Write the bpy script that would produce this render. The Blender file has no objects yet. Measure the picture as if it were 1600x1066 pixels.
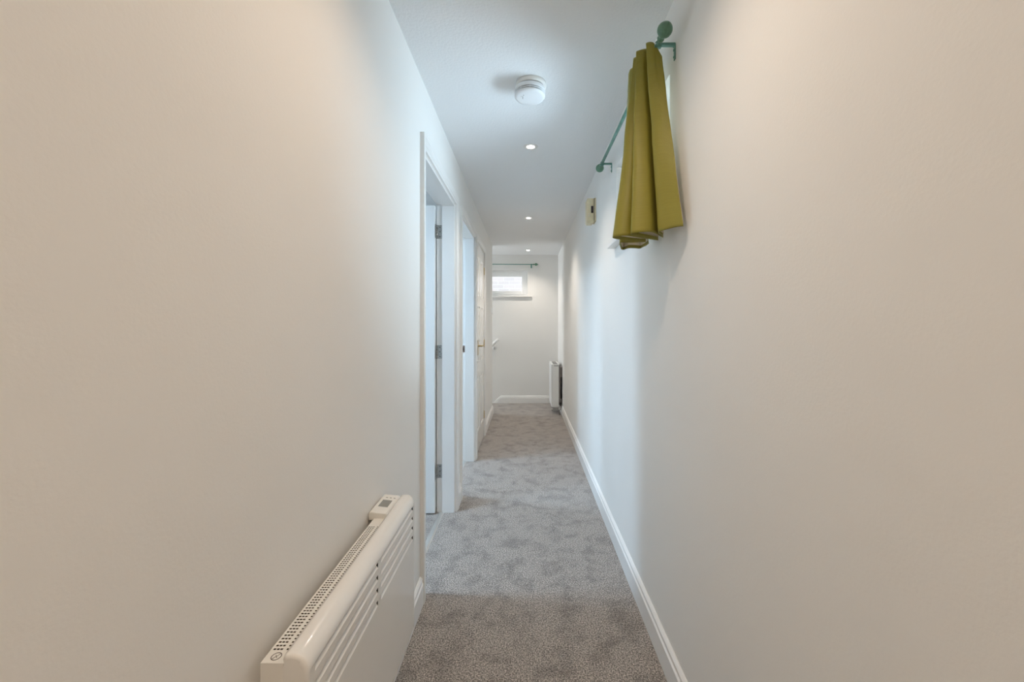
import bpy, bmesh, math, random
from mathutils import Vector, Matrix, noise
random.seed(3)
PI = math.pi
S = bpy.context.scene
COL = S.collection

# ------------------------------------------------------------------ materials
def nodes(name):
    m = bpy.data.materials.new(name); m.use_nodes = True
    nt = m.node_tree; b = nt.nodes['Principled BSDF']
    return m, nt, b

def mat(name, col, rough=0.5, metal=0.0, spec=0.5, bump=None, var=None, emit=None, coat=0.0):
    """bump=(scale,strength,dist); var=(scale,amount)"""
    m, nt, b = nodes(name)
    b.inputs['Base Color'].default_value = (*col, 1)
    b.inputs['Roughness'].default_value = rough
    b.inputs['Metallic'].default_value = metal
    b.inputs['Specular IOR Level'].default_value = spec
    b.inputs['Coat Weight'].default_value = coat
    tc = nt.nodes.new('ShaderNodeTexCoord')
    if var:
        n = nt.nodes.new('ShaderNodeTexNoise'); n.inputs['Scale'].default_value = var[0]; n.inputs['Detail'].default_value = 4
        nt.links.new(tc.outputs['Object'], n.inputs['Vector'])
        r = nt.nodes.new('ShaderNodeValToRGB')
        r.color_ramp.elements[0].position = 0.3; r.color_ramp.elements[1].position = 0.7
        a = var[1]
        r.color_ramp.elements[0].color = (*[c*(1-a) for c in col], 1)
        r.color_ramp.elements[1].color = (*[min(1, c*(1+a)) for c in col], 1)
        nt.links.new(n.outputs['Fac'], r.inputs['Fac']); nt.links.new(r.outputs['Color'], b.inputs['Base Color'])
    if bump:
        n = nt.nodes.new('ShaderNodeTexNoise'); n.inputs['Scale'].default_value = bump[0]; n.inputs['Detail'].default_value = 3
        nt.links.new(tc.outputs['Object'], n.inputs['Vector'])
        bp = nt.nodes.new('ShaderNodeBump'); bp.inputs['Strength'].default_value = bump[1]; bp.inputs['Distance'].default_value = bump[2]
        nt.links.new(n.outputs['Fac'], bp.inputs['Height']); nt.links.new(bp.outputs['Normal'], b.inputs['Normal'])
    if emit:
        b.inputs['Emission Color'].default_value = (*emit[0], 1); b.inputs['Emission Strength'].default_value = emit[1]
    return m

WALL = mat('wall_paint', (0.80, 0.79, 0.765), 0.6, spec=0.3, bump=(160, 0.12, 0.002), var=(1.3, 0.012))
CEIL = mat('ceiling_paint', (0.80, 0.81, 0.815), 0.8, spec=0.2, bump=(95, 0.45, 0.004))
TRIM = mat('gloss_trim_paint', (0.80, 0.79, 0.77), 0.32, spec=0.5, bump=(30, 0.03, 0.001))
DOORW = mat('white_door_paint', (0.79, 0.79, 0.78), 0.35, bump=(40, 0.03, 0.001))
CREAM_DOOR = mat('cream_gloss_door_paint', (0.79, 0.77, 0.73), 0.22, bump=(40, 0.02, 0.001), coat=0.3)
UPVC = mat('white_upvc', (0.92, 0.93, 0.93), 0.3)
STEEL = mat('dull_steel', (0.45, 0.44, 0.42), 0.35, metal=1.0, var=(120, 0.25))
BRASS = mat('polished_brass', (0.55, 0.42, 0.22), 0.35, metal=1.0)
KEEP = mat('bronzed_latch_plate', (0.26, 0.19, 0.15), 0.45, metal=0.7)
HEAT = mat('white_enamel', (0.80, 0.785, 0.75), 0.22, spec=0.5, coat=0.4)
HEATP = mat('off_white_plastic', (0.78, 0.76, 0.71), 0.38)
DARK = mat('dark_opening', (0.02, 0.018, 0.016), 0.8)
SLOT = mat('vent_slot_inside', (0.12, 0.09, 0.06), 0.7)
LCD = mat('grey_display', (0.28, 0.28, 0.26), 0.2)
BLACKLCD = mat('dark_display', (0.02, 0.012, 0.018), 0.15)
PRINT = mat('grey_print', (0.16, 0.14, 0.12), 0.5)
BOXC = mat('yellowed_cream_plastic', (0.74, 0.65, 0.44), 0.4, var=(25, 0.08))
VERD = mat('verdigris_painted_metal', (0.13, 0.30, 0.25), 0.42, metal=0.25, var=(30, 0.15))
VERDF = mat('verdigris_finial', (0.11, 0.23, 0.15), 0.35, metal=0.1, var=(45, 0.18))
RADM = mat('radiator_enamel', (0.78, 0.79, 0.77), 0.3)
RADG = mat('galvanised_back', (0.22, 0.20, 0.19), 0.5, metal=0.4)
DETW = mat('white_detector_plastic', (0.75, 0.76, 0.77), 0.4)
DETB = mat('aged_detector_base', (0.76, 0.74, 0.70), 0.45)
LAMP = mat('lit_lamp_glass', (0.9, 0.9, 0.9), 0.3, emit=((1.0, 0.93, 0.82), 14.0))
CHALK = mat('white_bezel', (0.8, 0.78, 0.76), 0.35)
THRESH = mat('aluminium_threshold', (0.62, 0.60, 0.56), 0.35, metal=0.7)
WOODIN = mat('timber_grain', (0.42, 0.25, 0.13), 0.5, var=(12, 0.2))

def carpet():
    m, nt, b = nodes('grey_twist_pile_carpet')
    tc = nt.nodes.new('ShaderNodeTexCoord')
    L = nt.links.new
    def nz(scale, detail, rough=0.5, dist=0.0):
        n = nt.nodes.new('ShaderNodeTexNoise'); n.inputs['Scale'].default_value = scale
        n.inputs['Detail'].default_value = detail; n.inputs['Roughness'].default_value = rough
        n.inputs['Distortion'].default_value = dist
        L(tc.outputs['Object'], n.inputs['Vector']); return n
    f = nz(185, 3, 0.85)
    r = nt.nodes.new('ShaderNodeValToRGB'); e = r.color_ramp.elements
    e[0].position = 0.41; e[0].color = (0.085, 0.073, 0.064, 1)
    e[1].position = 0.60; e[1].color = (0.78, 0.70, 0.63, 1)
    mid = e.new(0.5); mid.color = (0.335, 0.293, 0.258, 1)
    L(f.outputs['Fac'], r.inputs['Fac'])
    # brushed-pile blotches
    p = nz(8.5, 6, 0.72, 0.3)
    pr = nt.nodes.new('ShaderNodeValToRGB'); pe = pr.color_ramp.elements
    pe[0].position = 0.36; pe[0].color = (0.64, 0.63, 0.63, 1)
    pe[1].position = 0.53; pe[1].color = (1, 1, 1, 1)
    L(p.outputs['Fac'], pr.inputs['Fac'])
    mx = nt.nodes.new('ShaderNodeMix'); mx.data_type = 'RGBA'; mx.blend_type = 'MULTIPLY'; mx.inputs[0].default_value = 1
    L(r.outputs['Color'], mx.inputs[6]); L(pr.outputs['Color'], mx.inputs[7])
    L(mx.outputs[2], b.inputs['Base Color'])
    b.inputs['Roughness'].default_value = 0.95; b.inputs['Specular IOR Level'].default_value = 0.1
    b.inputs['Sheen Weight'].default_value = 0.25; b.inputs['Sheen Roughness'].default_value = 0.6
    bp = nt.nodes.new('ShaderNodeBump'); bp.inputs['Strength'].default_value = 1.0; bp.inputs['Distance'].default_value = 0.006
    L(f.outputs['Fac'], bp.inputs['Height']); L(bp.outputs['Normal'], b.inputs['Normal'])
    return m
CARPET = carpet()

def fabric():
    m, nt, b = nodes('olive_dupion_fabric')
    L = nt.links.new
    uv = nt.nodes.new('ShaderNodeUVMap'); mp = nt.nodes.new('ShaderNodeMapping')
    mp.inputs['Scale'].default_value = (10, 900, 1)
    L(uv.outputs['UV'], mp.inputs['Vector'])
    n = nt.nodes.new('ShaderNodeTexNoise'); n.inputs['Scale'].default_value = 1; n.inputs['Detail'].default_value = 3
    L(mp.outputs['Vector'], n.inputs['Vector'])
    r = nt.nodes.new('ShaderNodeValToRGB'); e = r.color_ramp.elements
    e[0].position = 0.2; e[0].color = (0.225, 0.198, 0.026, 1)
    e[1].position = 0.85; e[1].color = (0.305, 0.275, 0.045, 1)
    L(n.outputs['Fac'], r.inputs['Fac']); L(r.outputs['Color'], b.inputs['Base Color'])
    b.inputs['Roughness'].default_value = 0.48; b.inputs['Specular IOR Level'].default_value = 0.35
    b.inputs['Sheen Weight'].default_value = 0.12; b.inputs['Sheen Tint'].default_value = (0.55, 0.55, 0.2, 1)
    bp = nt.nodes.new('ShaderNodeBump'); bp.inputs['Strength'].default_value = 0.25; bp.inputs['Distance'].default_value = 0.001
    L(n.outputs['Fac'], bp.inputs['Height']); L(bp.outputs['Normal'], b.inputs['Normal'])
    return m
FABRIC = fabric()
LINING = mat('cream_lining_fabric', (0.72, 0.66, 0.55), 0.85, spec=0.1)

def glass():
    m = bpy.data.materials.new('window_glass'); m.use_nodes = True; nt = m.node_tree
    nt.nodes.remove(nt.nodes['Principled BSDF']); out = nt.nodes['Material Output']
    t = nt.nodes.new('ShaderNodeBsdfTransparent'); g = nt.nodes.new('ShaderNodeBsdfGlossy'); g.inputs['Roughness'].default_value = 0.02
    t.inputs['Color'].default_value = (0.96, 0.98, 0.98, 1)
    fr = nt.nodes.new('ShaderNodeFresnel'); mx = nt.nodes.new('ShaderNodeMixShader')
    nt.links.new(fr.outputs[0], mx.inputs[0]); nt.links.new(t.outputs[0], mx.inputs[1]); nt.links.new(g.outputs[0], mx.inputs[2])
    nt.links.new(mx.outputs[0], out.inputs['Surface'])
    return m
GLASS = glass()

def brick():
    m, nt, b = nodes('pale_brick')
    tc = nt.nodes.new('ShaderNodeTexCoord'); mp = nt.nodes.new('ShaderNodeMapping'); mp.inputs['Rotation'].default_value = (PI/2, 0, 0)
    nt.links.new(tc.outputs['Object'], mp.inputs['Vector'])
    k = nt.nodes.new('ShaderNodeTexBrick'); k.inputs['Scale'].default_value = 1
    k.inputs['Brick Width'].default_value = 0.225; k.inputs['Row Height'].default_value = 0.075; k.inputs['Mortar Size'].default_value = 0.006
    k.inputs['Color1'].default_value = (0.62, 0.57, 0.56, 1); k.inputs['Color2'].default_value = (0.56, 0.53, 0.53, 1); k.inputs['Mortar'].default_value = (0.68, 0.68, 0.69, 1)
    nt.links.new(mp.outputs['Vector'], k.inputs['Vector']); nt.links.new(k.outputs['Color'], b.inputs['Base Color'])
    b.inputs['Roughness'].default_value = 0.9
    return m
BRICK = brick()

# ------------------------------------------------------------------ mesh helpers
def link(o, parent=None):
    COL.objects.link(o)
    if parent is not None: o.parent = parent
    return o

class MB:
    def __init__(s): s.bm = bmesh.new()
    def quad(s, pts, mi=0):
        f = s.bm.faces.new([s.bm.verts.new(p) for p in pts]); f.material_index = mi; return s
    def box(s, x0, x1, y0, y1, z0, z1, mi=0):
        v = [s.bm.verts.new((x, y, z)) for z in (z0, z1) for y in (y0, y1) for x in (x0, x1)]
        for q in ((0,2,3,1),(4,5,7,6),(0,1,5,4),(2,6,7,3),(0,4,6,2),(1,3,7,5)):
            f = s.bm.faces.new([v[i] for i in q]); f.material_index = mi
        return s
    def prism(s, prof, axis, a, b, mi=0):
        """closed 2-D profile extruded along axis. axis y: (x,z); axis x: (y,z); axis z: (x,y)"""
        def P(u, v, t):
            return {'y': (u, t, v), 'x': (t, u, v), 'z': (u, v, t)}[axis]
        A = [s.bm.verts.new(P(u, v, a)) for u, v in prof]; B = [s.bm.verts.new(P(u, v, b)) for u, v in prof]
        n = len(prof)
        fs = [s.bm.faces.new(A), s.bm.faces.new(B[::-1])]
        for i in range(n): fs.append(s.bm.faces.new([A[i], B[i], B[(i+1) % n], A[(i+1) % n]]))
        for f in fs: f.material_index = mi
        return s
    def lathe(s, prof, origin, axis='z', n=32, mi=0, sign=1):
        """prof = [(r, h)...] around axis through origin"""
        o = Vector(origin); rings = []
        for r, h in prof:
            ring = []
            if r < 1e-6:
                d = {'z': (0,0,h*sign), 'y': (0,h*sign,0), 'x': (h*sign,0,0)}[axis]
                ring = [s.bm.verts.new(o+Vector(d))]
            else:
                for i in range(n):
                    a = 2*PI*i/n; c, q = r*math.cos(a), r*math.sin(a)
                    d = {'z': (c,q,h*sign), 'y': (c,h*sign,q), 'x': (h*sign,c,q)}[axis]
                    ring.append(s.bm.verts.new(o+Vector(d)))
            rings.append(ring)
        for A, B in zip(rings, rings[1:]):
            for i in range(n):
                j = (i+1) % n
                if len(A) == 1 and len(B) == 1: continue
                if len(A) == 1: f = s.bm.faces.new([A[0], B[i], B[j]])
                elif len(B) == 1: f = s.bm.faces.new([A[i], A[j], B[0]])
                else: f = s.bm.faces.new([A[i], A[j], B[j], B[i]])
                f.material_index = mi; f.smooth = True
        return s
    def tube(s, pts, r, n=14, mi=0):
        pts = [Vector(p) for p in pts]; rings = []
        for i, p in enumerate(pts):
            t = (pts[min(i+1, len(pts)-1)] - pts[max(i-1, 0)]).normalized()
            up = Vector((0,0,1)) if abs(t.z) < 0.9 else Vector((1,0,0))
            a = t.cross(up).normalized(); b = a.cross(t)
            rings.append([s.bm.verts.new(p + r*(math.cos(2*PI*k/n)*a + math.sin(2*PI*k/n)*b)) for k in range(n)])
        for A, B in zip(rings, rings[1:]):
            for k in range(n):
                f = s.bm.faces.new([A[k], A[(k+1) % n], B[(k+1) % n], B[k]]); f.material_index = mi; f.smooth = True
        for R in (rings[0][::-1], rings[-1]):
            f = s.bm.faces.new(R); f.material_index = mi
        return s
    def build(s, name, mats, parent=None, bevel=0, origin=None, seg=2, weld=False):
        if weld: bmesh.ops.remove_doubles(s.bm, verts=s.bm.verts, dist=1e-5)
        bmesh.ops.recalc_face_normals(s.bm, faces=s.bm.faces)
        if origin is not None: bmesh.ops.translate(s.bm, verts=s.bm.verts, vec=-Vector(origin))
        me = bpy.data.meshes.new(name); s.bm.to_mesh(me); s.bm.free()
        if not isinstance(mats, (list, tuple)): mats = [mats]
        for m in mats: me.materials.append(m)
        o = bpy.data.objects.new(name, me); link(o, parent)
        if origin is not None: o.location = origin
        if bevel:
            b = o.modifiers.new('bevel', 'BEVEL'); b.width = bevel; b.segments = seg; b.limit_method = 'ANGLE'; b.angle_limit = math.radians(35)
            b.harden_normals = False
        return o

def tag(o, label=None, cat=None, group=None, kind=None):
    if label: o['label'] = label
    if cat: o['category'] = cat
    if group: o['group'] = group
    if kind: o['kind'] = kind
    return o
def struct(o, label, cat='structure'):
    return tag(o, label, cat, kind='structure')
def thing(name, label, cat, loc=(0,0,0), group=None, kind=None):
    o = bpy.data.objects.new(name, None); o.empty_display_size = 0.05; link(o); o.location = loc
    return tag(o, label, cat, group, kind)
def sub(mb, name, mats, root, **k):
    """build a part given in world coordinates under a root at root.location"""
    bmesh.ops.translate(mb.bm, verts=mb.bm.verts, vec=-Vector(root.location))
    return mb.build(name, mats, root, **k)

# ------------------------------------------------------------------ dimensions (metres)
XL, XR = -0.463, 0.498          # corridor wall faces
ZC = 2.315                      # ceiling
YB = 6.40                       # back wall
YN = -2.60                      # end behind the viewer
WT = 0.12                       # partition thickness
XLI = XL - WT
D1, D2, D3 = (1.85, 2.67), (2.915, 3.67), (3.80, 4.50)
HEAD = 2.005
XS = -2.9
YE = 5.62                       # left wall ends here
XW = -2.75                       # outer wall of the side rooms

# ------------------------------------------------------------------ shell
b = MB().box(XLI, XR+0.3, YN-0.2, YB+0.3, -0.12, 0)
struct(b.build('floor', CARPET), 'grey twist pile carpet running the length of the corridor', 'carpet')
b = MB().box(XW, XLI, 0.2, 3.95, -0.12, 0)
struct(b.build('floor', CARPET), 'grey carpet of the rooms beyond the left doorways', 'carpet')
b = MB().box(XLI, XR+0.3, YN-0.2, YB+0.3, ZC, ZC+0.12)
SK = ((-2.15, -1.40, 1.78, 2.04), (-2.15, -1.40, 3.12, 3.38))   # unseen side-room roof lights, added for blue light on carpet: x0 x1 y0 y1
b.box(XW-0.3, SK[0][0], 0, YE, ZC, ZC+0.12).box(SK[0][1], XLI, 0, YE, ZC, ZC+0.12).box(XS-0.2, XLI, YE, YB+0.3, ZC, ZC+0.12)
yy = [0, *SK[0][2:], *SK[1][2:], YE]
for q in (0, 2, 4): b.box(SK[0][0], SK[0][1], yy[q], yy[q+1], ZC, ZC+0.12)
struct(b.build('ceiling', CEIL), 'white textured ceiling over the corridor', 'ceiling')

b = MB()
for y0, y1 in ((YN, D1[0]-0.025), (D1[1]+0.025, D2[0]-0.025), (D2[1]+0.025, D3[0]-0.025), (D3[1]+0.025, YE)):
    b.box(XLI, XL, y0, y1, 0, ZC)
for d in (D1, D2, D3): b.box(XLI, XL, d[0]-0.025, d[1]+0.025, HEAD+0.025, ZC)
struct(b.build('wall_left', WALL), 'long cream wall with three doorways on the left', 'wall')

W1 = (1.42, 2.26, 1.66, 2.09)   # window in right wall: y0 y1 z0 z1
b = MB()
b.box(XR, XR+0.28, YN, W1[0], 0, ZC).box(XR, XR+0.28, W1[1], YB, 0, ZC)
b.box(XR, XR+0.28, W1[0], W1[1], 0, W1[2]).box(XR, XR+0.28, W1[0], W1[1], W1[3], ZC)
struct(b.build('wall_right', WALL), 'long cream wall with the curtained window on the right', 'wall')

W2 = (-0.86, 0.025, 1.67, 2.08) # window in back wall: x0 x1 z0 z1
b = MB()
b.box(XS-0.2, W2[0], YB, YB+0.28, -2.4, ZC).box(W2[1], XR+0.28, YB, YB+0.28, -0.12, ZC)
b.box(W2[0], W2[1], YB, YB+0.28, -2.4, W2[2]).box(W2[0], W2[1], YB, YB+0.28, W2[3], ZC)
struct(b.build('wall_back', WALL), 'pale end wall with small high window', 'wall')
b = MB().box(XLI, XR+0.28, YN-0.15, YN, 0, ZC)
struct(b.build('wall_front', WALL), 'cream wall closing the corridor behind the viewer', 'wall')
# stairwell walls
b = MB().box(XS, XLI, YE-WT, YE, -2.4, ZC)
b.box(XS-0.2, XS, YE-WT, 5.72, -2.4, ZC).box(XS-0.2, XS, 6.3, YB, -2.4, ZC).box(XS-0.2, XS, 5.72, 6.3, -2.4, 0.9).box(XS-0.2, XS, 5.72, 6.3, 2.1, ZC)
struct(b.build('wall_stairwell', WALL), 'stairwell walls beyond the end of left wall', 'wall')
# side room walls
b = MB()
b.box(XW, XLI, 2.745, 2.805, 0, ZC)                       # partition between the rooms
b.box(XW, XLI, 0.1, 0.2, 0, ZC).box(XW, XLI, 3.95, 4.05, 0, ZC)
RW = ((0.80, 1.40, 1.10, 2.05), (3.05, 3.55, 1.30, 2.05))
ys = [0.1]
for w in RW:
    b.box(XW-0.2, XW, ys[-1], w[0], 0, ZC); b.box(XW-0.2, XW, w[0], w[1], 0, w[2]); b.box(XW-0.2, XW, w[0], w[1], w[3], ZC); ys.append(w[1])
b.box(XW-0.2, XW, ys[-1], 4.05, 0, ZC)
b.box(XLI-0.62, XLI-0.5, 4.05, YE-WT, 0, ZC)
struct(b.build('wall_rooms', WALL), 'white walls of the rooms beyond the left doorways', 'wall')

# stairs down to the left along the back wall
b = MB()
for i in range(9):
    x1 = XLI - 0.0 - 0.23*i
    b.box(x1-0.25, x1, YE, YB, -0.2*(i+1)-0.2, -0.2*(i+1))
struct(b.build('stairs', CARPET), 'carpeted stairs going down left beside the end wall', 'stairs')

# ------------------------------------------------------------------ skirting
def skirt_prof(h=0.12, t=0.015):
    return [(0, 0), (t, 0), (t, h-0.035), (t+0.001, h-0.032), (t*0.72, h-0.026), (t*0.62, h-0.016), (t*0.8, h-0.010), (t*0.45, h-0.004), (0.2*t, h), (0, h)]
b = MB().prism([(XR-u, v) for u, v in skirt_prof()], 'y', YN, YB)
struct(b.build('baseboard_right', TRIM, weld=True), 'white moulded skirting board along the right wall', 'skirting board')
b = MB()
AW = 0.06
for y0, y1 in ((YN, D1[0]-AW), (D1[1]+AW, D2[0]-AW), (D3[1]+AW, YE)):
    b.prism([(XL+u, v) for u, v in skirt_prof()], 'y', y0, y1)
struct(b.build('baseboard_left', TRIM), 'white moulded skirting board along the left wall', 'skirting board')
b = MB().prism([(YB-u, v) for u, v in skirt_prof(0.115)], 'x', -0.40, XR)
# raked part following the stairs
pr = skirt_prof(0.115)
A = [b.bm.verts.new((-0.40, YB-u, v)) for u, v in pr]; B = [b.bm.verts.new((-1.30, YB-u, v-0.90)) for u, v in pr]
n = len(pr)
for i in range(n): b.bm.faces.new([A[i], B[i], B[(i+1) % n], A[(i+1) % n]])
struct(b.build('baseboard_back', TRIM, weld=True), 'white skirting board along the end wall dropping with stairs', 'skirting board')

# ------------------------------------------------------------------ door frames
def arch_prof():   # (u outward from opening, v proud of wall)
    return [(0.004, 0), (0.004, 0.010), (0.010, 0.0125), (0.016, 0.0125), (0.020, 0.0155), (0.034, 0.0165), (0.046, 0.018), (AW, 0.018), (AW, 0)]
def frame(name, d, label, stop=(XL-0.002, XL-0.083), lin_front=XL):
    y0, y1 = d; root = thing(name, label, 'door frame', (XL, y0, 0), kind='structure')
    m = MB()
    m.box(XLI, lin_front, y0-0.025, y0, 0, HEAD+0.025).box(XLI, lin_front, y1, y1+0.025, 0, HEAD+0.025)
    m.box(XLI, lin_front, y0, y1, HEAD, HEAD+0.025)
    sub(m, 'door_lining', TRIM, root)
    if stop:
        m = MB(); a, c = stop[1], stop[0]
        m.box(a, c, y0, y0+0.012, 0, HEAD).box(a, c, y1-0.012, y1, 0, HEAD).box(a, c, y0+0.012, y1-0.012, HEAD-0.012, HEAD)
        sub(m, 'door_stop', TRIM, root, bevel=0.001)
    m = MB(); rings = []
    for st in range(4):
        ring = []
        for u, v in arch_prof():
            yy = y0-u if st < 2 else y1+u; zz = 0 if st in (0, 3) else HEAD+u
            ring.append(m.bm.verts.new((XL+v, yy, zz)))
        rings.append(ring)
    for Ra, Rb in zip(rings, rings[1:]):
        for i in range(len(Ra)):
            j = (i+1) % len(Ra); m.bm.faces.new([Ra[i], Rb[i], Rb[j], Ra[j]])
    sub(m, 'architrave', TRIM, root)
    return root
f1 = frame('trim_1', D1, 'white moulded frame of the nearest left doorway', stop=(XL-0.002, XL-0.083))
f2 = frame('trim_2', D2, 'white moulded frame of the second left doorway')
f3 = frame('trim_3', D3, 'white moulded frame around the closed door', stop=None)
# latch keep on far jamb of doorway 2
m = MB().box(XLI+0.005, XLI+0.034, D2[1]-0.0015, D2[1]-0.0002, 0.975, 1.035)
m.box(XLI+0.010, XLI+0.024, D2[1]-0.003, D2[1]-0.0014, 0.990, 1.020, 1)
sub(m, 'latch_plate', [KEEP, DARK], f2)
# thresholds
for i, d in enumerate((D1, D2)):
    m = MB().prism([(XLI-0.002, 0), (XLI+0.006, 0.005), (XLI+0.022, 0.005), (XLI+0.03, 0)], 'y', d[0], d[1])
    m.bm.transform(Matrix.Translation((0.02, 0, 0)))
    struct(m.build('trim_%d' % (4+i), THRESH), ['narrow metal threshold strip in the nearest left doorway', 'narrow metal threshold strip in the second left doorway'][i], 'threshold strip')

def hinge(root, px, py, z, open_=True, metal=STEEL, h=0.088):
    m = MB()
    if open_:   # leaf plates on door edge (faces +x) and jamb rebate (faces -y)
        m.box(px-0.001, px+0.001, py-0.032, py-0.003, z-h/2, z+h/2)
        m.box(px+0.004, px+0.034, py-0.0015, py+0.0005, z-h/2, z+h/2)
        for k in (-0.03, 0.0, 0.03):
            m.lathe([(0, 0), (0.0032, 0.0003), (0.0032, 0.001)], (px+0.022, py-0.0028, z+k), 'y', 10, 1)
    for k in range(5):
        m.tube([(px+0.002, py-0.004, z-h/2+k*h/5+0.0006), (px+0.002, py-0.004, z-h/2+(k+1)*h/5-0.0006)], 0.0045, 12)
    return m

# door 1 leaf, open into the room
root = thing('door_1', 'plain white door standing open inside the nearest left doorway', 'door', (XLI, D1[1], 0.0), kind='structure')
m = MB().box(XLI-0.775, XLI-0.004, D1[1]-0.037, D1[1]-0.002, 0.008, HEAD-0.015)
sub(m, 'door_leaf', DOORW, root, bevel=0.002)
for z in (0.268, 1.045, 1.827): sub(hinge(root, XLI, D1[1], z), 'hinge', [STEEL, DARK], root)
m = MB().lathe([(0, 0), (0.026, 0), (0.026, 0.006), (0.01, 0.009), (0.01, 0.045), (0, 0.045)], (XLI-0.715, D1[1]-0.037, 1.0), 'y', 24, sign=-1)
m.tube([(XLI-0.715, D1[1]-0.078, 1.0), (XLI-0.60, D1[1]-0.080, 1.0)], 0.009)
sub(m, 'door_handle', STEEL, root)
# door 2 leaf, open into the room on its near side
root = thing('door_2', 'plain white door folded back inside the second left doorway', 'door', (XLI, D2[0], 0.0), kind='structure')
m = MB().box(XLI-0.735, XLI-0.004, D2[0]+0.002, D2[0]+0.037, 0.008, HEAD-0.015)
sub(m, 'door_leaf', DOORW, root, bevel=0.002)

# door 3 : closed six-panel door hinged on its far side
root = thing('door_3', 'closed cream panelled door with brass lever handle', 'door', (XL, D3[0], 0.0), kind='structure')
y0, y1, z0, z1 = D3[0]+0.003, D3[1]-0.003, 0.008, HEAD-0.003
m = MB()
xf, xb = XL+0.001, XL-0.036
rows = [(0.20, 0.72), (0.86, 1.40), (1.50, 1.88)]
cw = (y1-y0-0.09*2-0.09)/2
cols = [(y0+0.09, y0+0.09+cw), (y1-0.09-cw, y1-0.09)]
ycuts = [y0, cols[0][0], cols[0][1], cols[1][0], cols[1][1], y1]
zcuts = [z0] + [v for r in rows for v in r] + [z1]
for i in range(5):
    for j in range(len(zcuts)-1):
        a, c, d, e = ycuts[i], ycuts[i+1], zcuts[j], zcuts[j+1]
        if i in (1, 3) and j in (1, 3, 5):
            R = [(0, xf), (0.012, xf-0.008), (0.022, xf-0.008), (0.045, xf-0.002)]
            for (i0, xa), (i1, xc) in zip(R, R[1:]):
                o = [(a+i0, d+i0), (c-i0, d+i0), (c-i0, e-i0), (a+i0, e-i0)]; q = [(a+i1, d+i1), (c-i1, d+i1), (c-i1, e-i1), (a+i1, e-i1)]
                for k in range(4):
                    l = (k+1) % 4
                    m.quad([(xa, *o[k]), (xa, *o[l]), (xc, *q[l]), (xc, *q[k])])
            m.quad([(xc, *p) for p in q])
        else:
            m.quad([(xf, a, d), (xf, c, d), (xf, c, e), (xf, a, e)])
m.quad([(xb, y0, z0), (xb, y1, z0), (xb, y1, z1), (xb, y0, z1)])
for P, Q in (((y0, z0), (y1, z0)), ((y1, z0), (y1, z1)), ((y1, z1), (y0, z1)), ((y0, z1), (y0, z0))):
    m.quad([(xf, *P), (xf, *Q), (xb, *Q), (xb, *P)])
sub(m, 'door_leaf', CREAM_DOOR, root, weld=True)
hy = 3.925
m = MB().box(xf, xf+0.004, hy-0.02, hy+0.02, 0.93, 1.075)
m.lathe([(0.011, 0.003), (0.009, 0.012), (0.008, 0.042), (0, 0.046)], (xf, hy, 1.02), 'x', 18)
m.tube([(xf+0.038, hy, 1.02), (xf+0.046, hy+0.02, 1.021), (xf+0.048, hy+0.06, 1.02), (xf+0.046, hy+0.11, 1.014)], 0.007)
sub(m, 'door_handle', BRASS, root, bevel=0.001)
for z in (0.24, 1.02, 1.81):
    m = MB()
    for k in range(5):
        m.tube([(XL+0.004, y1+0.002, z-0.04+k*0.016+0.0006), (XL+0.004, y1+0.002, z-0.04+(k+1)*0.016-0.0006)], 0.0045, 12)
    m.box(XL+0.0005, XL+0.003, y1-0.012, y1+0.0, z-0.04, z+0.04)
    sub(m, 'hinge', BRASS, root)

# ------------------------------------------------------------------ windows
def window(name, label, axis, a0, a1, z0, z1, face, out, sill_over=(0.04, 0.04), sill_proj=0.042, depth=0.11):
    """axis 'y': window in the right wall (plane x=face, outwards +x). axis 'x': in the back wall (plane y=face, outwards +y)"""
    c = ((a0+a1)/2)
    root = thing(name, label, 'window', (face, c, z0) if axis == 'y' else (c, face, z0), kind='structure')
    def bx(m, p0, p1, q0, q1, r0, r1):   # p along wall, q outwards, r vertical
        if axis == 'y': m.box(face+q0, face+q1, p0, p1, r0, r1)
        else: m.box(p0, p1, face+q0, face+q1, r0, r1)
    def ring(m, p0, p1, r0, r1, w, q0, q1):
        bx(m, p0, p0+w, q0, q1, r0, r1); bx(m, p1-w, p1, q0, q1, r0, r1)
        bx(m, p0+w, p1-w, q0, q1, r0, r0+w); bx(m, p0+w, p1-w, q0, q1, r1-w, r1)
    m = MB(); ring(m, a0, a1, z0, z1, 0.045, depth, depth+0.06)
    sub(m, 'window_frame', UPVC, root, bevel=0.003)
    m = MB(); ring(m, a0+0.035, a1-0.035, z0+0.035, z1-0.035, 0.055, depth-0.012, depth+0.04)
    sub(m, 'casement', UPVC, root, bevel=0.004)
    m = MB(); bx(m, a0+0.08, a1-0.08, depth+0.012, depth+0.018, z0+0.08, z1-0.08)
    sub(m, 'glass_pane', GLASS, root)
    m = MB(); bx(m, a0-sill_over[0], a1+sill_over[1], -sill_proj, 0.0, z0-0.012, z0+0.006); bx(m, a0, a1, 0.0, depth, z0-0.0, z0+0.006)
    sub(m, 'window_sill', TRIM, root, bevel=0.003)
    m = MB(); k = a0+(a1-a0)*0.42
    bx(m, k-0.02, k+0.09, depth-0.03, depth-0.016, z0+0.055, z0+0.067); bx(m, k-0.02, k, depth-0.022, depth-0.012, z0+0.045, z0+0.077)
    sub(m, 'window_handle', UPVC, root, bevel=0.002)
    return root
window('window_1', 'small high window behind the olive curtain', 'y', *W1, XR, 1, sill_over=(0.0, 0.045))
window('window_2', 'small high white window in the end wall', 'x', *W2, YB, 1, sill_over=(0.06, 0.065), sill_proj=0.035)
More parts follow.
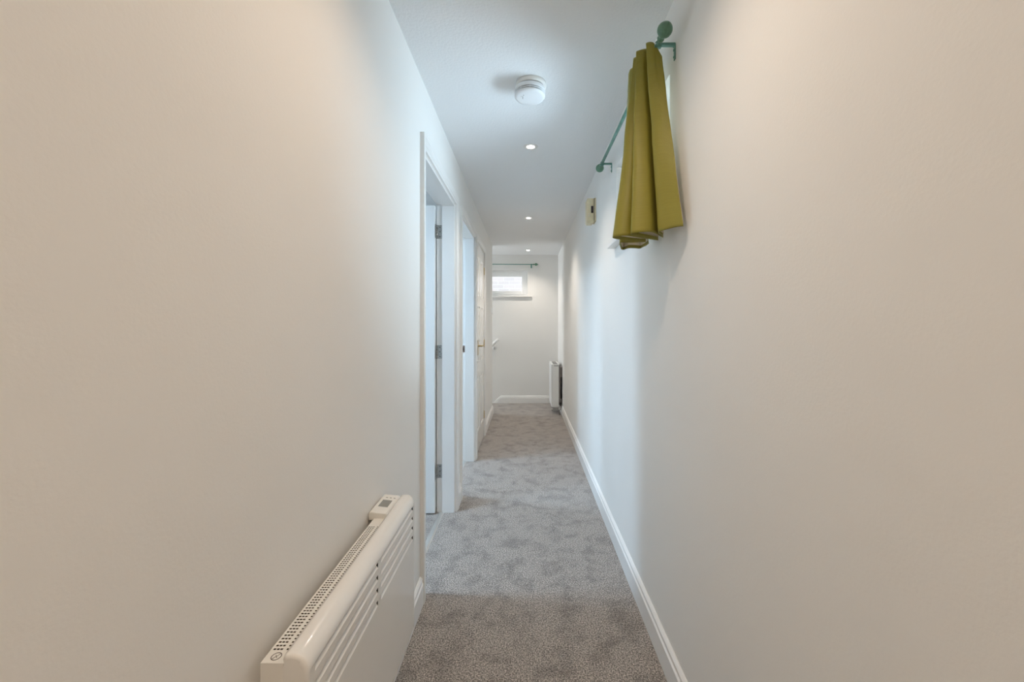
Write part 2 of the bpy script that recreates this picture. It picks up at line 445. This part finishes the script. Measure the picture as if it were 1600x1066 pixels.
for i, w in enumerate(RW):
    m = MB(); x = XW-0.12
    for a in ((w[0], w[0]+0.04, w[2], w[3]), (w[1]-0.04, w[1], w[2], w[3]), (w[0]+0.04, w[1]-0.04, w[2], w[2]+0.04), (w[0]+0.04, w[1]-0.04, w[3]-0.04, w[3])):
        m.box(x, x+0.05, *a)
    m.box(x+0.02, x+0.026, w[0]+0.04, w[1]-0.04, w[2]+0.04, w[3]-0.04, 1)
    struct(m.build('window_%d' % (3+i), [UPVC, GLASS]), ['tall window of the room beyond the nearest doorway', 'tall window of the room beyond the second doorway'][i], 'window')
# neighbouring brick wall seen through the end window
b = MB().box(-4.5, 4.0, 8.2, 8.4, -2.0, 2.62)
tag(b.build('garden_wall', BRICK), 'pale brick wall outside the small end window', 'wall')

# ------------------------------------------------------------------ curtain rods
def finial(pt, axis, sign, L=0.085, r=0.024):
    prof = [(0.0095, 0.0), (0.0095, 0.006), (0.012, 0.009), (0.0085, 0.013), (0.0085, 0.022), (0.011, 0.026)]
    for i in range(15):
        t = i/14; h = 0.026+(L-0.026)*t
        rr = r*math.sin(PI*(t**0.80)*0.93+0.20) if t < 1 else 0
        prof.append((max(rr, 0.0) if i < 14 else 0.0, h))
    return MB().lathe(prof, pt, axis, 28, sign=sign)
XP, ZP = 0.440, 2.156
ya, yb = 1.348, 2.395
root = thing('curtain_rod', 'green metal curtain rod holding the olive curtain', 'curtain rod', (XP, (ya+yb)/2, ZP))
m = MB().tube([(XP, ya, ZP), (XP, yb, ZP)], 0.0080, 20)
sub(m, 'pole', VERD, root)
sub(finial((XP, ya, ZP), 'y', -1), 'finial', VERDF, root)
sub(finial((XP, yb, ZP), 'y', 1), 'finial', VERDF, root)
def bracket(y):
    m = MB()
    m.prism([(XP-0.011, ZP-0.010), (XP+0.011, ZP-0.010), (XP+0.011, ZP-0.004), (XR-0.007, ZP-0.004), (XR-0.003, ZP-0.007), (XR-0.003, ZP-0.050), (XR, ZP-0.050), (XR, ZP+0.001), (XR-0.002, ZP+0.004), (XP+0.008, ZP+0.004), (XP-0.011, ZP-0.004)], 'y', y-0.006, y+0.006)
    m.lathe([(0.0115, -0.005), (0.0115, 0.005)], (XP, y, ZP), 'y', 20)
    for z in (ZP-0.018, ZP-0.041):
        m.lathe([(0.0042, 0), (0.0036, 0.003), (0, 0.0042)], (XR-0.003, y, z), 'x', 12, sign=-1)
    return m
for y in (1.368, 2.378): sub(bracket(y), 'bracket', VERD, root)

ZQ = 2.158; YQ = YB-0.06
root = thing('curtain_rod', 'thin green curtain rod above the small end window, without curtain', 'curtain rod', (-0.4, YQ, ZQ))
sub(MB().tube([(-1.0, YQ, ZQ+0.006), (0.105, YQ, ZQ)], 0.0065, 16), 'pole', VERD, root)
sub(finial((0.105, YQ, ZQ), 'x', 1, L=0.085, r=0.021), 'finial', VERDF, root)
m = MB().box(0.074, 0.090, YQ-0.008, YQ+0.006, ZQ-0.045, ZQ-0.006).box(0.074, 0.090, YQ+0.004, YB, ZQ-0.022, ZQ-0.016).box(0.072, 0.092, YB-0.004, YB, ZQ-0.05, ZQ+0.01)
m.lathe([(0.0095, -0.006), (0.0095, 0.006)], (0.082, YQ, ZQ), 'x', 16)
sub(m, 'bracket', VERD, root)

# ------------------------------------------------------------------ curtain
CP = [ # top x,y,z  bottom x,y
 (0.451, 1.360, 2.112, 0.474, 1.236), (0.426, 1.372, 2.166, 0.452, 1.268), (0.405, 1.384, 2.172, 0.424, 1.312),
 (0.424, 1.406, 2.170, 0.467, 1.395), (0.404, 1.410, 2.170, 0.404, 1.322), (0.383, 1.424, 2.170, 0.345, 1.346), (0.422, 1.442, 2.168, 0.464, 1.440),
 (0.400, 1.444, 2.168, 0.345, 1.376), (0.382, 1.456, 2.168, 0.298, 1.405), (0.402, 1.474, 2.168, 0.370, 1.452), (0.421, 1.482, 2.166, 0.430, 1.474), (0.400, 1.496, 2.166, 0.388, 1.492),
 (0.386, 1.515, 2.166, 0.340, 1.482), (0.386, 1.545, 2.166, 0.368, 1.590), (0.400, 1.580, 2.166, 0.389, 1.640), (0.411, 1.584, 2.166, 0.398, 1.590),
 (0.418, 1.598, 2.166, 0.424, 1.590), (0.422, 1.615, 2.166, 0.448, 1.598), (0.424, 1.632, 2.166, 0.451, 1.555), (0.426, 1.650, 2.166, 0.449, 1.498)]
HEM = 1.518
def catmull(P, i, t):
    p0, p1, p2, p3 = P[max(i-1, 0)], P[i], P[i+1], P[min(i+2, len(P)-1)]
    k = 0.36
    out = []
    for a, c, d, e in zip(p0, p1, p2, p3):
        m1, m2 = k*(d-a), k*(e-c)
        out.append((2*t**3-3*t*t+1)*c + (t**3-2*t*t+t)*m1 + (-2*t**3+3*t*t)*d + (t**3-t*t)*m2)
    return out
SEG, ROW = 9, 64
cols_ = []
for i in range(len(CP)-1):
    for s in range(SEG): cols_.append(catmull(CP, i, s/SEG))
cols_.append(list(CP[-1]))
grid = []
for r in range(ROW+1):
    v = r/ROW; row = []
    for c, q in enumerate(cols_):
        w = v**1.04
        w += 0.018*math.sin(PI*min(1, v*4))*math.sin(c*0.7)                    # gathers below the tape
        x = q[0]*(1-w)+q[3]*w; y = q[1]*(1-w)+q[4]*w; z = q[2]*(1-v)+(HEM+0.0025*math.sin(c*0.21))*v
        a = 0.0045*math.sin(PI*min(1, max(0, v-0.02)*1.05))
        nn = noise.noise(Vector((x*14, y*14, z*5)))
        n2 = noise.noise(Vector((c*0.11, z*11, 3.3)))
        x += a*nn*1.2 + 0.0016*n2; y += a*nn
        if 0.10 < v < 0.14: y += 0.0015; x += 0.001                              # stitched heading tape
        if v > 0.25: x = min(x, 0.476)
        row.append(Vector((x, y, z)))
    grid.append(row)
def normals(row):
    out = []
    for i in range(len(row)):
        t = row[min(i+1, len(row)-1)]-row[max(i-1, 0)]; t.z = 0; t.normalize(); out.append(Vector((-t.y, t.x, 0)))
    return out
def cloth(name, off, mat_, parent, z_top=0, z_bot=0, thick=0.0):
    bm = bmesh.new(); uvl = bm.loops.layers.uv.new('UVMap'); V = []
    for r, row in enumerate(grid):
        ns = normals(row); V.append([])
        for c, p in enumerate(row):
            q = p + ns[c]*off
            q.z += z_top if r == 0 else 0
            q.z = max(q.z, HEM+z_bot)
            V[-1].append(bm.verts.new(q-Vector(parent.location)))
    for r in range(ROW):
        for c in range(len(cols_)-1):
            f = bm.faces.new([V[r][c], V[r+1][c], V[r+1][c+1], V[r][c+1]]); f.smooth = True
            for l, (rr, cc) in zip(f.loops, ((r, c), (r+1, c), (r+1, c+1), (r, c+1))): l[uvl].uv = (cc/len(cols_)*1.0, rr/ROW)
    me = bpy.data.meshes.new(name); bm.to_mesh(me); bm.free(); me.materials.append(mat_)
    o = bpy.data.objects.new(name, me); link(o, parent)
    if thick:
        s = o.modifiers.new('solidify', 'SOLIDIFY'); s.thickness = thick; s.offset = 0
    return o
root = thing('curtain', 'olive green pleated curtain with cream lining bunched at the rod', 'curtain', (0.41, 1.44, 1.52))
cloth('curtain_fabric', 0.0, FABRIC, root, thick=0.0016)
# hem turn-up, a folded band of the fabric on the inside
o = cloth('curtain_lining', -0.0024, LINING, root, z_bot=0.012, thick=0.0008)
tag(o, 'cream lining on the inside of the curtain')
for k, c in enumerate((20, 45, 72, 95, 117, 140, 165)):
    p = grid[3][c]
    m = MB().tube([(XP+0.010*math.cos(a), p.y, ZP+0.010*math.sin(a)) for a in [PI*j/8 for j in range(-2, 9)]] + [(max(p.x+0.006, XP-0.014), p.y, ZP-0.022)], 0.0011, 8)
    sub(m, 'curtain_hook', STEEL, root)

# ------------------------------------------------------------------ near panel heater
HXB, HXF, HY0, HY1, HZ0, HZ1 = -0.444, -0.363, 0.682, 1.335, 0.235, 0.664
root = thing('panel_heater', 'long white wall-mounted panel heater with louvred front and display', 'heater', (XL, (HY0+HY1)/2, HZ0))
ZV = 0.655
XV = -0.405   # back of rolled top
Rr = 0.030
top_arc = [(XV, ZV), (XV+0.002, ZV+0.006)]
cx, cz = HXF-Rr, HZ1-Rr+0.006
for i in range(11):
    a = math.radians(112 - 112*i/10); top_arc.append((cx+Rr*math.cos(a), cz+Rr*math.sin(a)))
# front shell cross sections (list of (x,z)) along y
lou = [0.638, 0.607, 0.576, 0.545]
flat = list(top_arc); slots = {}
for z in lou: flat += [(HXF, z), (HXF, z), (HXF, z-0.0135)]
pressed = list(top_arc)
for z in lou: pressed += [(HXF, z), (HXF-0.008, z-0.0015), (HXF, z-0.0135)]
tail = [(HXF, HZ0+0.008), (HXF-0.003, HZ0+0.002), (HXF-0.012, HZ0), (HXF-0.030, HZ0)]
flat += tail; pressed += tail
m = MB(); bm = m.bm
secs = [(HY0+0.006, flat), (0.704, flat), (0.704, pressed), (1.004, pressed), (1.004, flat), (1.026, flat), (1.026, pressed), (1.3125, pressed), (1.3125, flat), (HY1-0.006, flat)]
rings = [[bm.verts.new((x, y, z)) for x, z in pts] for y, pts in secs]
na = len(top_arc)
for k, (A, B) in enumerate(zip(rings, rings[1:])):
    same_y = abs(secs[k][0]-secs[k+1][0]) < 1e-6
    for i in range(len(A)-1):
        if same_y:
            j = i-na
            if 0 <= j < 12 and j % 3 == 0:     # triangular end of a louvre
                pr_ = pressed
                y = secs[k][0]
                f = bm.faces.new([bm.verts.new((pr_[i+q][0], y, pr_[i+q][1])) for q in range(3)])
                f.material_index = 1 if k in (3, 7) else 0
            continue
        f = bm.faces.new([A[i], A[i+1], B[i+1], B[i]])
        f.smooth = i < na
        j = i-na
        if secs[k][1] is pressed and 0 <= j < 12 and j % 3 == 0: f.material_index = 1
# rounded end caps of front shell
for y, dy, R0 in ((HY0+0.006, -1, rings[0]), (HY1-0.006, 1, rings[-1])):
    prev = R0
    for a in (30, 60, 90):
        t = math.radians(a); ins = 0.006*(1-math.cos(t)); off = 0.006*math.sin(t)
        cur = []
        for x, z in flat:
            vx, vz = x-(HXF-0.02), z-(HZ0+HZ1)/2
            cur.append(bm.verts.new((x-(ins if x > HXF-0.01 else 0), y+dy*off, z-(ins if z > HZ1-0.02 else (-ins if z < HZ0+0.005 else 0)))))
        for i in range(len(cur)-1):
            try:
                f = bm.faces.new([prev[i], prev[i+1], cur[i+1], cur[i]]); f.smooth = True
            except ValueError: pass
        prev = cur
    bm.faces.new(prev + [bm.verts.new((HXF-0.030, y+dy*0.006, HZ0)), bm.verts.new((XV, y+dy*0.006, HZ0))])
bmesh.ops.remove_doubles(bm, verts=bm.verts, dist=1e-6)
bmesh.ops.dissolve_degenerate(bm, edges=bm.edges, dist=1e-6)
sub(m, 'front_panel', [HEAT, DARK], root)
# back casing with slotted top
m = MB()
m.quad([(HXB, HY0+0.002, HZ0+0.004), (HXB, HY1-0.004, HZ0+0.004), (HXB, HY1-0.004, ZV), (HXB, HY0+0.002, ZV)])
for y in (HY0+0.002, HY1-0.004): m.quad([(HXB, y, HZ0+0.004), (XV+0.004, y, HZ0+0.004), (XV+0.004, y, ZV), (HXB, y, ZV)])
m.quad([(HXB, HY0+0.002, HZ0+0.004), (XV+0.004, HY0+0.002, HZ0+0.004), (XV+0.004, HY1-0.004, HZ0+0.004), (HXB, HY1-0.004, HZ0+0.004)])
xc = [HXB, -0.4400, -0.4355, -0.4340, -0.4295, -0.4280, -0.4235, -0.4170, -0.4085, XV+0.001]
slotx = {1, 3, 5, 7}
ycut = [HY0+0.002, 0.712]; yslot = set()
y = 0.712
while y < 1.145:
    yslot.add(len(ycut)-1); ycut.append(y+0.0034); ycut.append(y+0.0080); y += 0.0080
ycut.append(HY1-0.004)
for i in range(len(ycut)-1):
    for j in range(len(xc)-1):
        a, c, d, e = xc[j], xc[j+1], ycut[i], ycut[i+1]
        if i in yslot and j in slotx:
            zz = ZV-0.006
            m.quad([(a, d, zz), (c, d, zz), (c, e, zz), (a, e, zz)], 1)
            for P, Q in (((a, d), (c, d)), ((c, d), (c, e)), ((c, e), (a, e)), ((a, e), (a, d))):
                m.quad([(*P, ZV), (*Q, ZV), (*Q, zz), (*P, zz)], 1)
        else:
            m.quad([(a, d, ZV), (c, d, ZV), (c, e, ZV), (a, e, ZV)])
sub(m, 'back_casing', [HEATP, SLOT], root)
# logo ring
m = MB(); lc = (-0.4255, 0.698)
m.lathe([(0.0085, 0), (0.0085, 0.0004), (0.0072, 0.0004), (0.0072, 0)], (*lc, ZV), 'z', 30)
for a_, L_ in ((0.9, 0.0075), (2.2, 0.004)):
    dx, dy = math.cos(a_)*L_, math.sin(a_)*L_
    m.tube([(lc[0]-dx, lc[1]-dy, ZV+0.0001), (lc[0]+dx, lc[1]+dy, ZV+0.0001)], 0.0005, 6)
sub(m, 'logo', PRINT, root)
# wall brackets
for y in (0.80, 1.20):
    sub(MB().box(XL-0.001, HXB+0.001, y, y+0.03, 0.30, 0.62), 'wall_bracket', HEATP, root)
# control unit on far end
m = MB().prism([(XL+0.003, ZV-0.006), (XV-0.001, ZV-0.006), (XV-0.001, ZV+0.010), (XV-0.006, ZV+0.014), (XL+0.007, ZV+0.019), (XL+0.003, ZV+0.015)], 'y', 1.195, 1.325)
cu = sub(m, 'control_unit', HEATP, root, bevel=0.003)
def ctop(x): return ZV+0.0192 + (ZV+0.014-ZV-0.019)*(x-(XL+0.007))/((XV-0.006)-(XL+0.007))
m = MB()
m.quad([(x, y, ctop(x)+0.0003) for x, y in ((-0.447, 1.235), (-0.418, 1.235), (-0.418, 1.282), (-0.447, 1.282))])
bmesh.ops.translate(m.bm, verts=m.bm.verts, vec=-Vector(root.location))
m.build('display', LCD, cu)
m = MB()
for k in range(3):
    yy = 1.297; xx = -0.444+0.012*k
    m.quad([(x, y, ctop(x)+0.0003) for x, y in ((xx, yy), (xx+0.006, yy), (xx+0.006, yy+0.004), (xx, yy+0.004))])
bmesh.ops.translate(m.bm, verts=m.bm.verts, vec=-Vector(root.location))
m.build('buttons', PRINT, cu)

# ------------------------------------------------------------------ far radiator
RX0, RX1, RY0, RY1, RZ0, RZ1 = 0.345, 0.448, 5.60, 6.10, 0.095, 0.68
root = thing('radiator', 'slim white radiator on right wall at the far end', 'radiator', (XR, (RY0+RY1)/2, RZ0))
sub(MB().box(RX0, RX0+0.014, RY0+0.012, RY1-0.012, RZ0+0.004, RZ1-0.01), 'front_panel', RADM, root, bevel=0.004)
for y in (RY0, RY1-0.012):
    sub(MB().box(RX0+0.014, RX1, y, y+0.012, RZ0, RZ1-0.02), 'side_panel', RADM, root, bevel=0.003)
m = MB().box(RX0+0.002, RX1+0.008, RY0-0.004, RY1, RZ1-0.022, RZ1)
for i in range(14):
    y = RY0+0.03+i*0.032; m.box(RX0+0.03, RX1-0.012, y, y+0.012, RZ1-0.001, RZ1+0.0008, 1)
m.box(RX0+0.035, RX1-0.004, RY0-0.0048, RY0-0.0038, RZ1-0.021, RZ1-0.015, 1)
sub(m, 'top_grille', [RADM, DARK], root, bevel=0.003)
sub(MB().box(RX1+0.001, RX1+0.022, RY0+0.006, RY1-0.01, RZ0+0.03, RZ1-0.03), 'back_panel', RADG, root, bevel=0.003)
for y in (RY0+0.03, RY1-0.1):
    for z, e in ((0.50, 0.64), (0.14, 0.20)):
        sub(MB().box(RX1+0.02, XR+0.001, y, y+0.03, z, e), 'wall_bracket', RADG, root)
m = MB().tube([(RX1+0.006, RY0+0.01, 0.085), (RX1+0.006, RY0-0.02, 0.085), (RX1+0.006, RY0-0.03, 0.075), (RX1+0.006, RY0-0.03, -0.002)], 0.0075)
m.tube([(RX0+0.02, RY0-0.03, 0.070), (RX1+0.028, RY0-0.03, 0.070)], 0.0065)
m.lathe([(0.013, 0), (0.013, 0.03), (0.010, 0.034), (0.0, 0.034)], (RX1+0.012, RY0-0.012, 0.085), 'z', 16)
m.lathe([(0.012, 0), (0.014, 0.006), (0.014, 0.02), (0, 0.022)], (RX0+0.02, RY0-0.03, 0.070), 'x', 16, sign=-1)
v = sub(m, 'valve', STEEL, root)
m = MB().lathe([(0.012, 0.02), (0.014, 0.03), (0.014, 0.06), (0.010, 0.066), (0, 0.066)], (RX1+0.020, RY0-0.014, 0.095), 'z', 18)
bmesh.ops.translate(m.bm, verts=m.bm.verts, vec=-Vector(root.location))
m.build('valve_cap', DARK, v)

# ------------------------------------------------------------------ thermostat / controller on right wall
root = thing('thermostat', 'small cream wall controller with dark display, past the curtain', 'thermostat', (XR, 2.96, 1.945))
m = MB()
zb, zt = 1.948, 2.126
m.prism([(XR-0.012, zb+0.012), (XR-0.020, zb), (XR-0.058, zb), (XR-0.064, zb+0.012), (XR-0.064, zt-0.01), (XR-0.058, zt), (XR-0.012, zt)], 'y', 2.925, 3.00)
sub(m, 'casing', BOXC, root, bevel=0.003)
sub(MB().box(XR-0.0105, XR+0.001, 2.915, 3.01, zb+0.012, zt+0.001), 'back_plate', BOXC, root, bevel=0.002)
m = MB().box(XR-0.013, XR-0.010, 2.921, 3.004, zb+0.02, zt-0.001)  # dark strip standing in for the shaded gap between casing and back plate
sub(m, 'gap_shade', DARK, root)
m = MB().box(XR-0.034, XR-0.018, 2.9235, 2.9262, 2.020, 2.070)
sub(m, 'display', BLACKLCD, root)
m = MB()
for k in range(2): m.box(XR-0.052, XR-0.046, 2.9238, 2.9262, 2.008+0.014*k-0.01, 2.013+0.014*k-0.01)
sub(m, 'buttons', HEATP, root)

# ------------------------------------------------------------------ light switch at far left
root = thing('light_switch', 'white light switch on left wall beyond the panelled door', 'light switch', (XL, 5.48, 1.41))
sub(MB().box(XL, XL+0.011, 5.437, 5.523, 1.367, 1.453), 'switch_plate', UPVC, root, bevel=0.003)
sub(MB().box(XL+0.011, XL+0.015, 5.468, 5.492, 1.388, 1.432), 'rocker', UPVC, root, bevel=0.001)

# ------------------------------------------------------------------ handrail on the back wall above the stairs
root = thing('handrail', 'white sloping handrail on end wall above the stairs', 'handrail', (-0.44, YB, 0.96))
hp = [(-0.425, YB-0.05, 0.995), (-0.455, YB-0.052, 0.975), (-1.50, YB-0.052, -0.02)]
sub(MB().tube(hp, 0.021, 16), 'rail', TRIM, root)
for x in (-0.495, -1.2):
    z = 0.975-(abs(x)-0.455)*0.952
    sub(MB().tube([(x, YB, z-0.075), (x, YB-0.03, z-0.072), (x, YB-0.05, z-0.05), (x, YB-0.052, z-0.012)], 0.009).lathe([(0.028, 0), (0.028, 0.005), (0.01, 0.008)], (x, YB, z-0.075), 'y', 20, sign=-1), 'rail_bracket', TRIM, root)

# ------------------------------------------------------------------ smoke detector
sx, sy = 0.022, 1.86
root = thing('smoke_detector', 'round white smoke detector on the ceiling', 'smoke detector', (sx, sy, ZC))
sub(MB().lathe([(0, 0), (0.069, 0), (0.069, 0.016), (0.066, 0.0185), (0, 0.0185)], (sx, sy, ZC), 'z', 56, sign=-1), 'mounting_base', DETB, root)
m = MB()
m.lathe([(0.060, 0.0185), (0.0625, 0.0185), (0.0625, 0.0235), (0.060, 0.0235)], (sx-0.003, sy, ZC), 'z', 56, 1, sign=-1)
m.lathe([(0.0, 0.0222), (0.0660, 0.0222), (0.0685, 0.025), (0.0700, 0.040), (0.0690, 0.0415), (0.0, 0.0415)], (sx-0.005, sy, ZC), 'z', 56, 0, sign=-1)
sub(m, 'detector_body', [DETW, DARK], root)
m = MB()
m.lathe([(0.0650, 0.0410), (0.0650, 0.0570)], (sx-0.005, sy, ZC), 'z', 56, 1, sign=-1)
m.lathe([(0.0, 0.0462), (0.0692, 0.0462), (0.0692, 0.0490), (0.0, 0.0490)], (sx-0.005, sy, ZC), 'z', 56, 0, sign=-1)
for k in range(10):
    a = 2*PI*(k+0.5)/10; px_, py_ = sx-0.005+0.0675*math.cos(a), sy+0.0675*math.sin(a)
    m.box(px_-0.0010, px_+0.0010, py_-0.0010, py_+0.0010, ZC-0.054, ZC-0.041)
sub(m, 'vent_ring', [DETW, DARK], root)
m = MB().lathe([(0.0, 0.0532), (0.0690, 0.0532), (0.0690, 0.0580), (0.0655, 0.0625), (0.0560, 0.0650), (0.030, 0.0660), (0, 0.0662)], (sx-0.005, sy, ZC), 'z', 56, sign=-1)
cap = sub(m, 'cover', DETW, root)
m = MB()
for k in range(3):
    x = sx-0.050+0.006*k; m.box(x, x+0.002, sy-0.018, sy+0.004, ZC-0.0662+0.0006*(2-k), ZC-0.0600)
m.lathe([(0.0022, 0), (0.0022, 0.0006), (0, 0.0008)], (sx-0.033, sy-0.026, ZC-0.0658), 'z', 12, 0, sign=-1)
bmesh.ops.translate(m.bm, verts=m.bm.verts, vec=-Vector(root.location))
m.build('grille', PRINT, cap)

# ------------------------------------------------------------------ ceiling downlights
DL = [(0.028, 2.515, 'recessed ceiling downlight just past the smoke detector'), (0.026, 4.19, 'recessed ceiling downlight in the middle of the three'), (0.028, 6.00, 'recessed ceiling downlight closest to the end wall'),
      (0.028, 0.85, None), (0.028, -0.85, None)]
first = None
for i, (x, y, lab) in enumerate(DL):
    lab = lab or ('recessed ceiling downlight nearer than the smoke detector, outside the frame' if i == 3 else 'recessed ceiling downlight behind the viewer')
    if first is None:
        root = thing('ceiling_downlight', lab, 'ceiling light', (x, y, ZC), 'recessed ceiling downlights')
        m = MB().lathe([(0.024, -0.004), (0.024, 0.002), (0.029, 0.0035), (0.040, 0.004), (0.044, 0.002), (0.044, 0)], (x, y, ZC), 'z', 40, sign=-1)
        bz = sub(m, 'bezel', CHALK, root)
        m = MB().lathe([(0.0, 0.0010), (0.0235, 0.0010), (0.0235, 0.0)], (x, y, ZC), 'z', 40, sign=-1)
        lm = sub(m, 'lamp', LAMP, root)
        first = (root, bz, lm)
    else:
        r = first[0].copy(); COL.objects.link(r); r.location = (x, y, ZC); r['label'] = lab
        for p in first[1:]:
            c = p.copy(); COL.objects.link(c); c.parent = r

# ------------------------------------------------------------------ lights
def light(name, kind, loc, power, col, rot=(0,0,0), size=None, size_y=None, **k):
    l = bpy.data.lights.new(name, kind); l.energy = power; l.color = col
    if kind == 'AREA':
        l.shape = 'RECTANGLE'; l.size = size; l.size_y = size_y or size
    for a, v_ in k.items(): setattr(l, a, v_)
    o = bpy.data.objects.new(name, l); COL.objects.link(o); o.location = loc; o.rotation_euler = rot
    return o
WARM = (1.0, 0.80, 0.63); NEUT = (1.0, 0.90, 0.80); DAY = (0.63, 0.82, 1.0)
P_NEAR = (5.0, 9.0)
for i, (x, y, lab) in enumerate(DL):
    p = {0: 22.0, 1: 34.0, 2: 23.0, 3: 18.0, 4: 43.0}[i]
    light('downlight_lamp', 'SPOT', (x, y, ZC-0.012), p, WARM if i > 2 else NEUT, spot_size=math.radians(150 if i > 2 else 118), spot_blend=1.0, shadow_soft_size=0.03)
# bluish lamps in the added roof lights, lighting the carpet through the doorways
for w, p in zip(SK, (43, 39)):
    light('added_rooflight_daylight', 'AREA', ((w[0]+w[1])/2, (w[2]+w[3])/2, ZC+0.10), p, (0.50, 0.74, 1.0), (0, 0, 0), w[1]-w[0], w[3]-w[2])
# daylight outside the curtained window (facing -x)
light('window_daylight', 'AREA', (XR+0.26, (W1[0]+W1[1])/2, (W1[2]+W1[3])/2), 16, DAY, (0, PI/2, 0), W1[3]-W1[2]-0.05, W1[1]-W1[0]-0.05)

light('stairwell_window_daylight', 'AREA', (XS-0.22, 6.01, 1.5), 19, (0.80, 0.90, 1.0), (0, -PI/2, 0), 1.15, 0.55)
w = bpy.data.worlds.new('sky'); S.world = w; w.use_nodes = True; nt = w.node_tree
bg = nt.nodes['Background']; bg.inputs['Color'].default_value = (0.90, 0.94, 1.0, 1); bg.inputs['Strength'].default_value = 1.8
# portals at windows for cleaner sampling of the sky
po = light('end_window_sky', 'AREA', ((W2[0]+W2[1])/2, YB+0.2, (W2[2]+W2[3])/2), 1, (1,1,1), (-PI/2, 0, 0), W2[1]-W2[0], W2[3]-W2[2])
po.data.cycles.is_portal = True

# ------------------------------------------------------------------ camera
F = 640.0
cam = bpy.data.cameras.new('camera'); co = bpy.data.objects.new('camera', cam); COL.objects.link(co)
co.location = (0, 0, 1.22); co.rotation_euler = (PI/2, 0, 0)
cam.sensor_width = 36; cam.sensor_fit = 'HORIZONTAL'; cam.lens = 36*F/1600
cam.shift_x = -22/1600; cam.shift_y = -25/1600
cam.clip_start = 0.02
S.camera = co

S.view_settings.view_transform = 'Standard'; S.view_settings.look = 'None'; S.view_settings.gamma = 1
S.view_settings.use_curve_mapping = False; S.view_settings.exposure = 0.49
cy = S.cycles
cy.use_denoising = True; cy.denoiser = 'OPENIMAGEDENOISE'
cy.max_bounces = 16; cy.diffuse_bounces = 10; cy.glossy_bounces = 4; cy.transparent_max_bounces = 12
cy.sample_clamp_indirect = 6
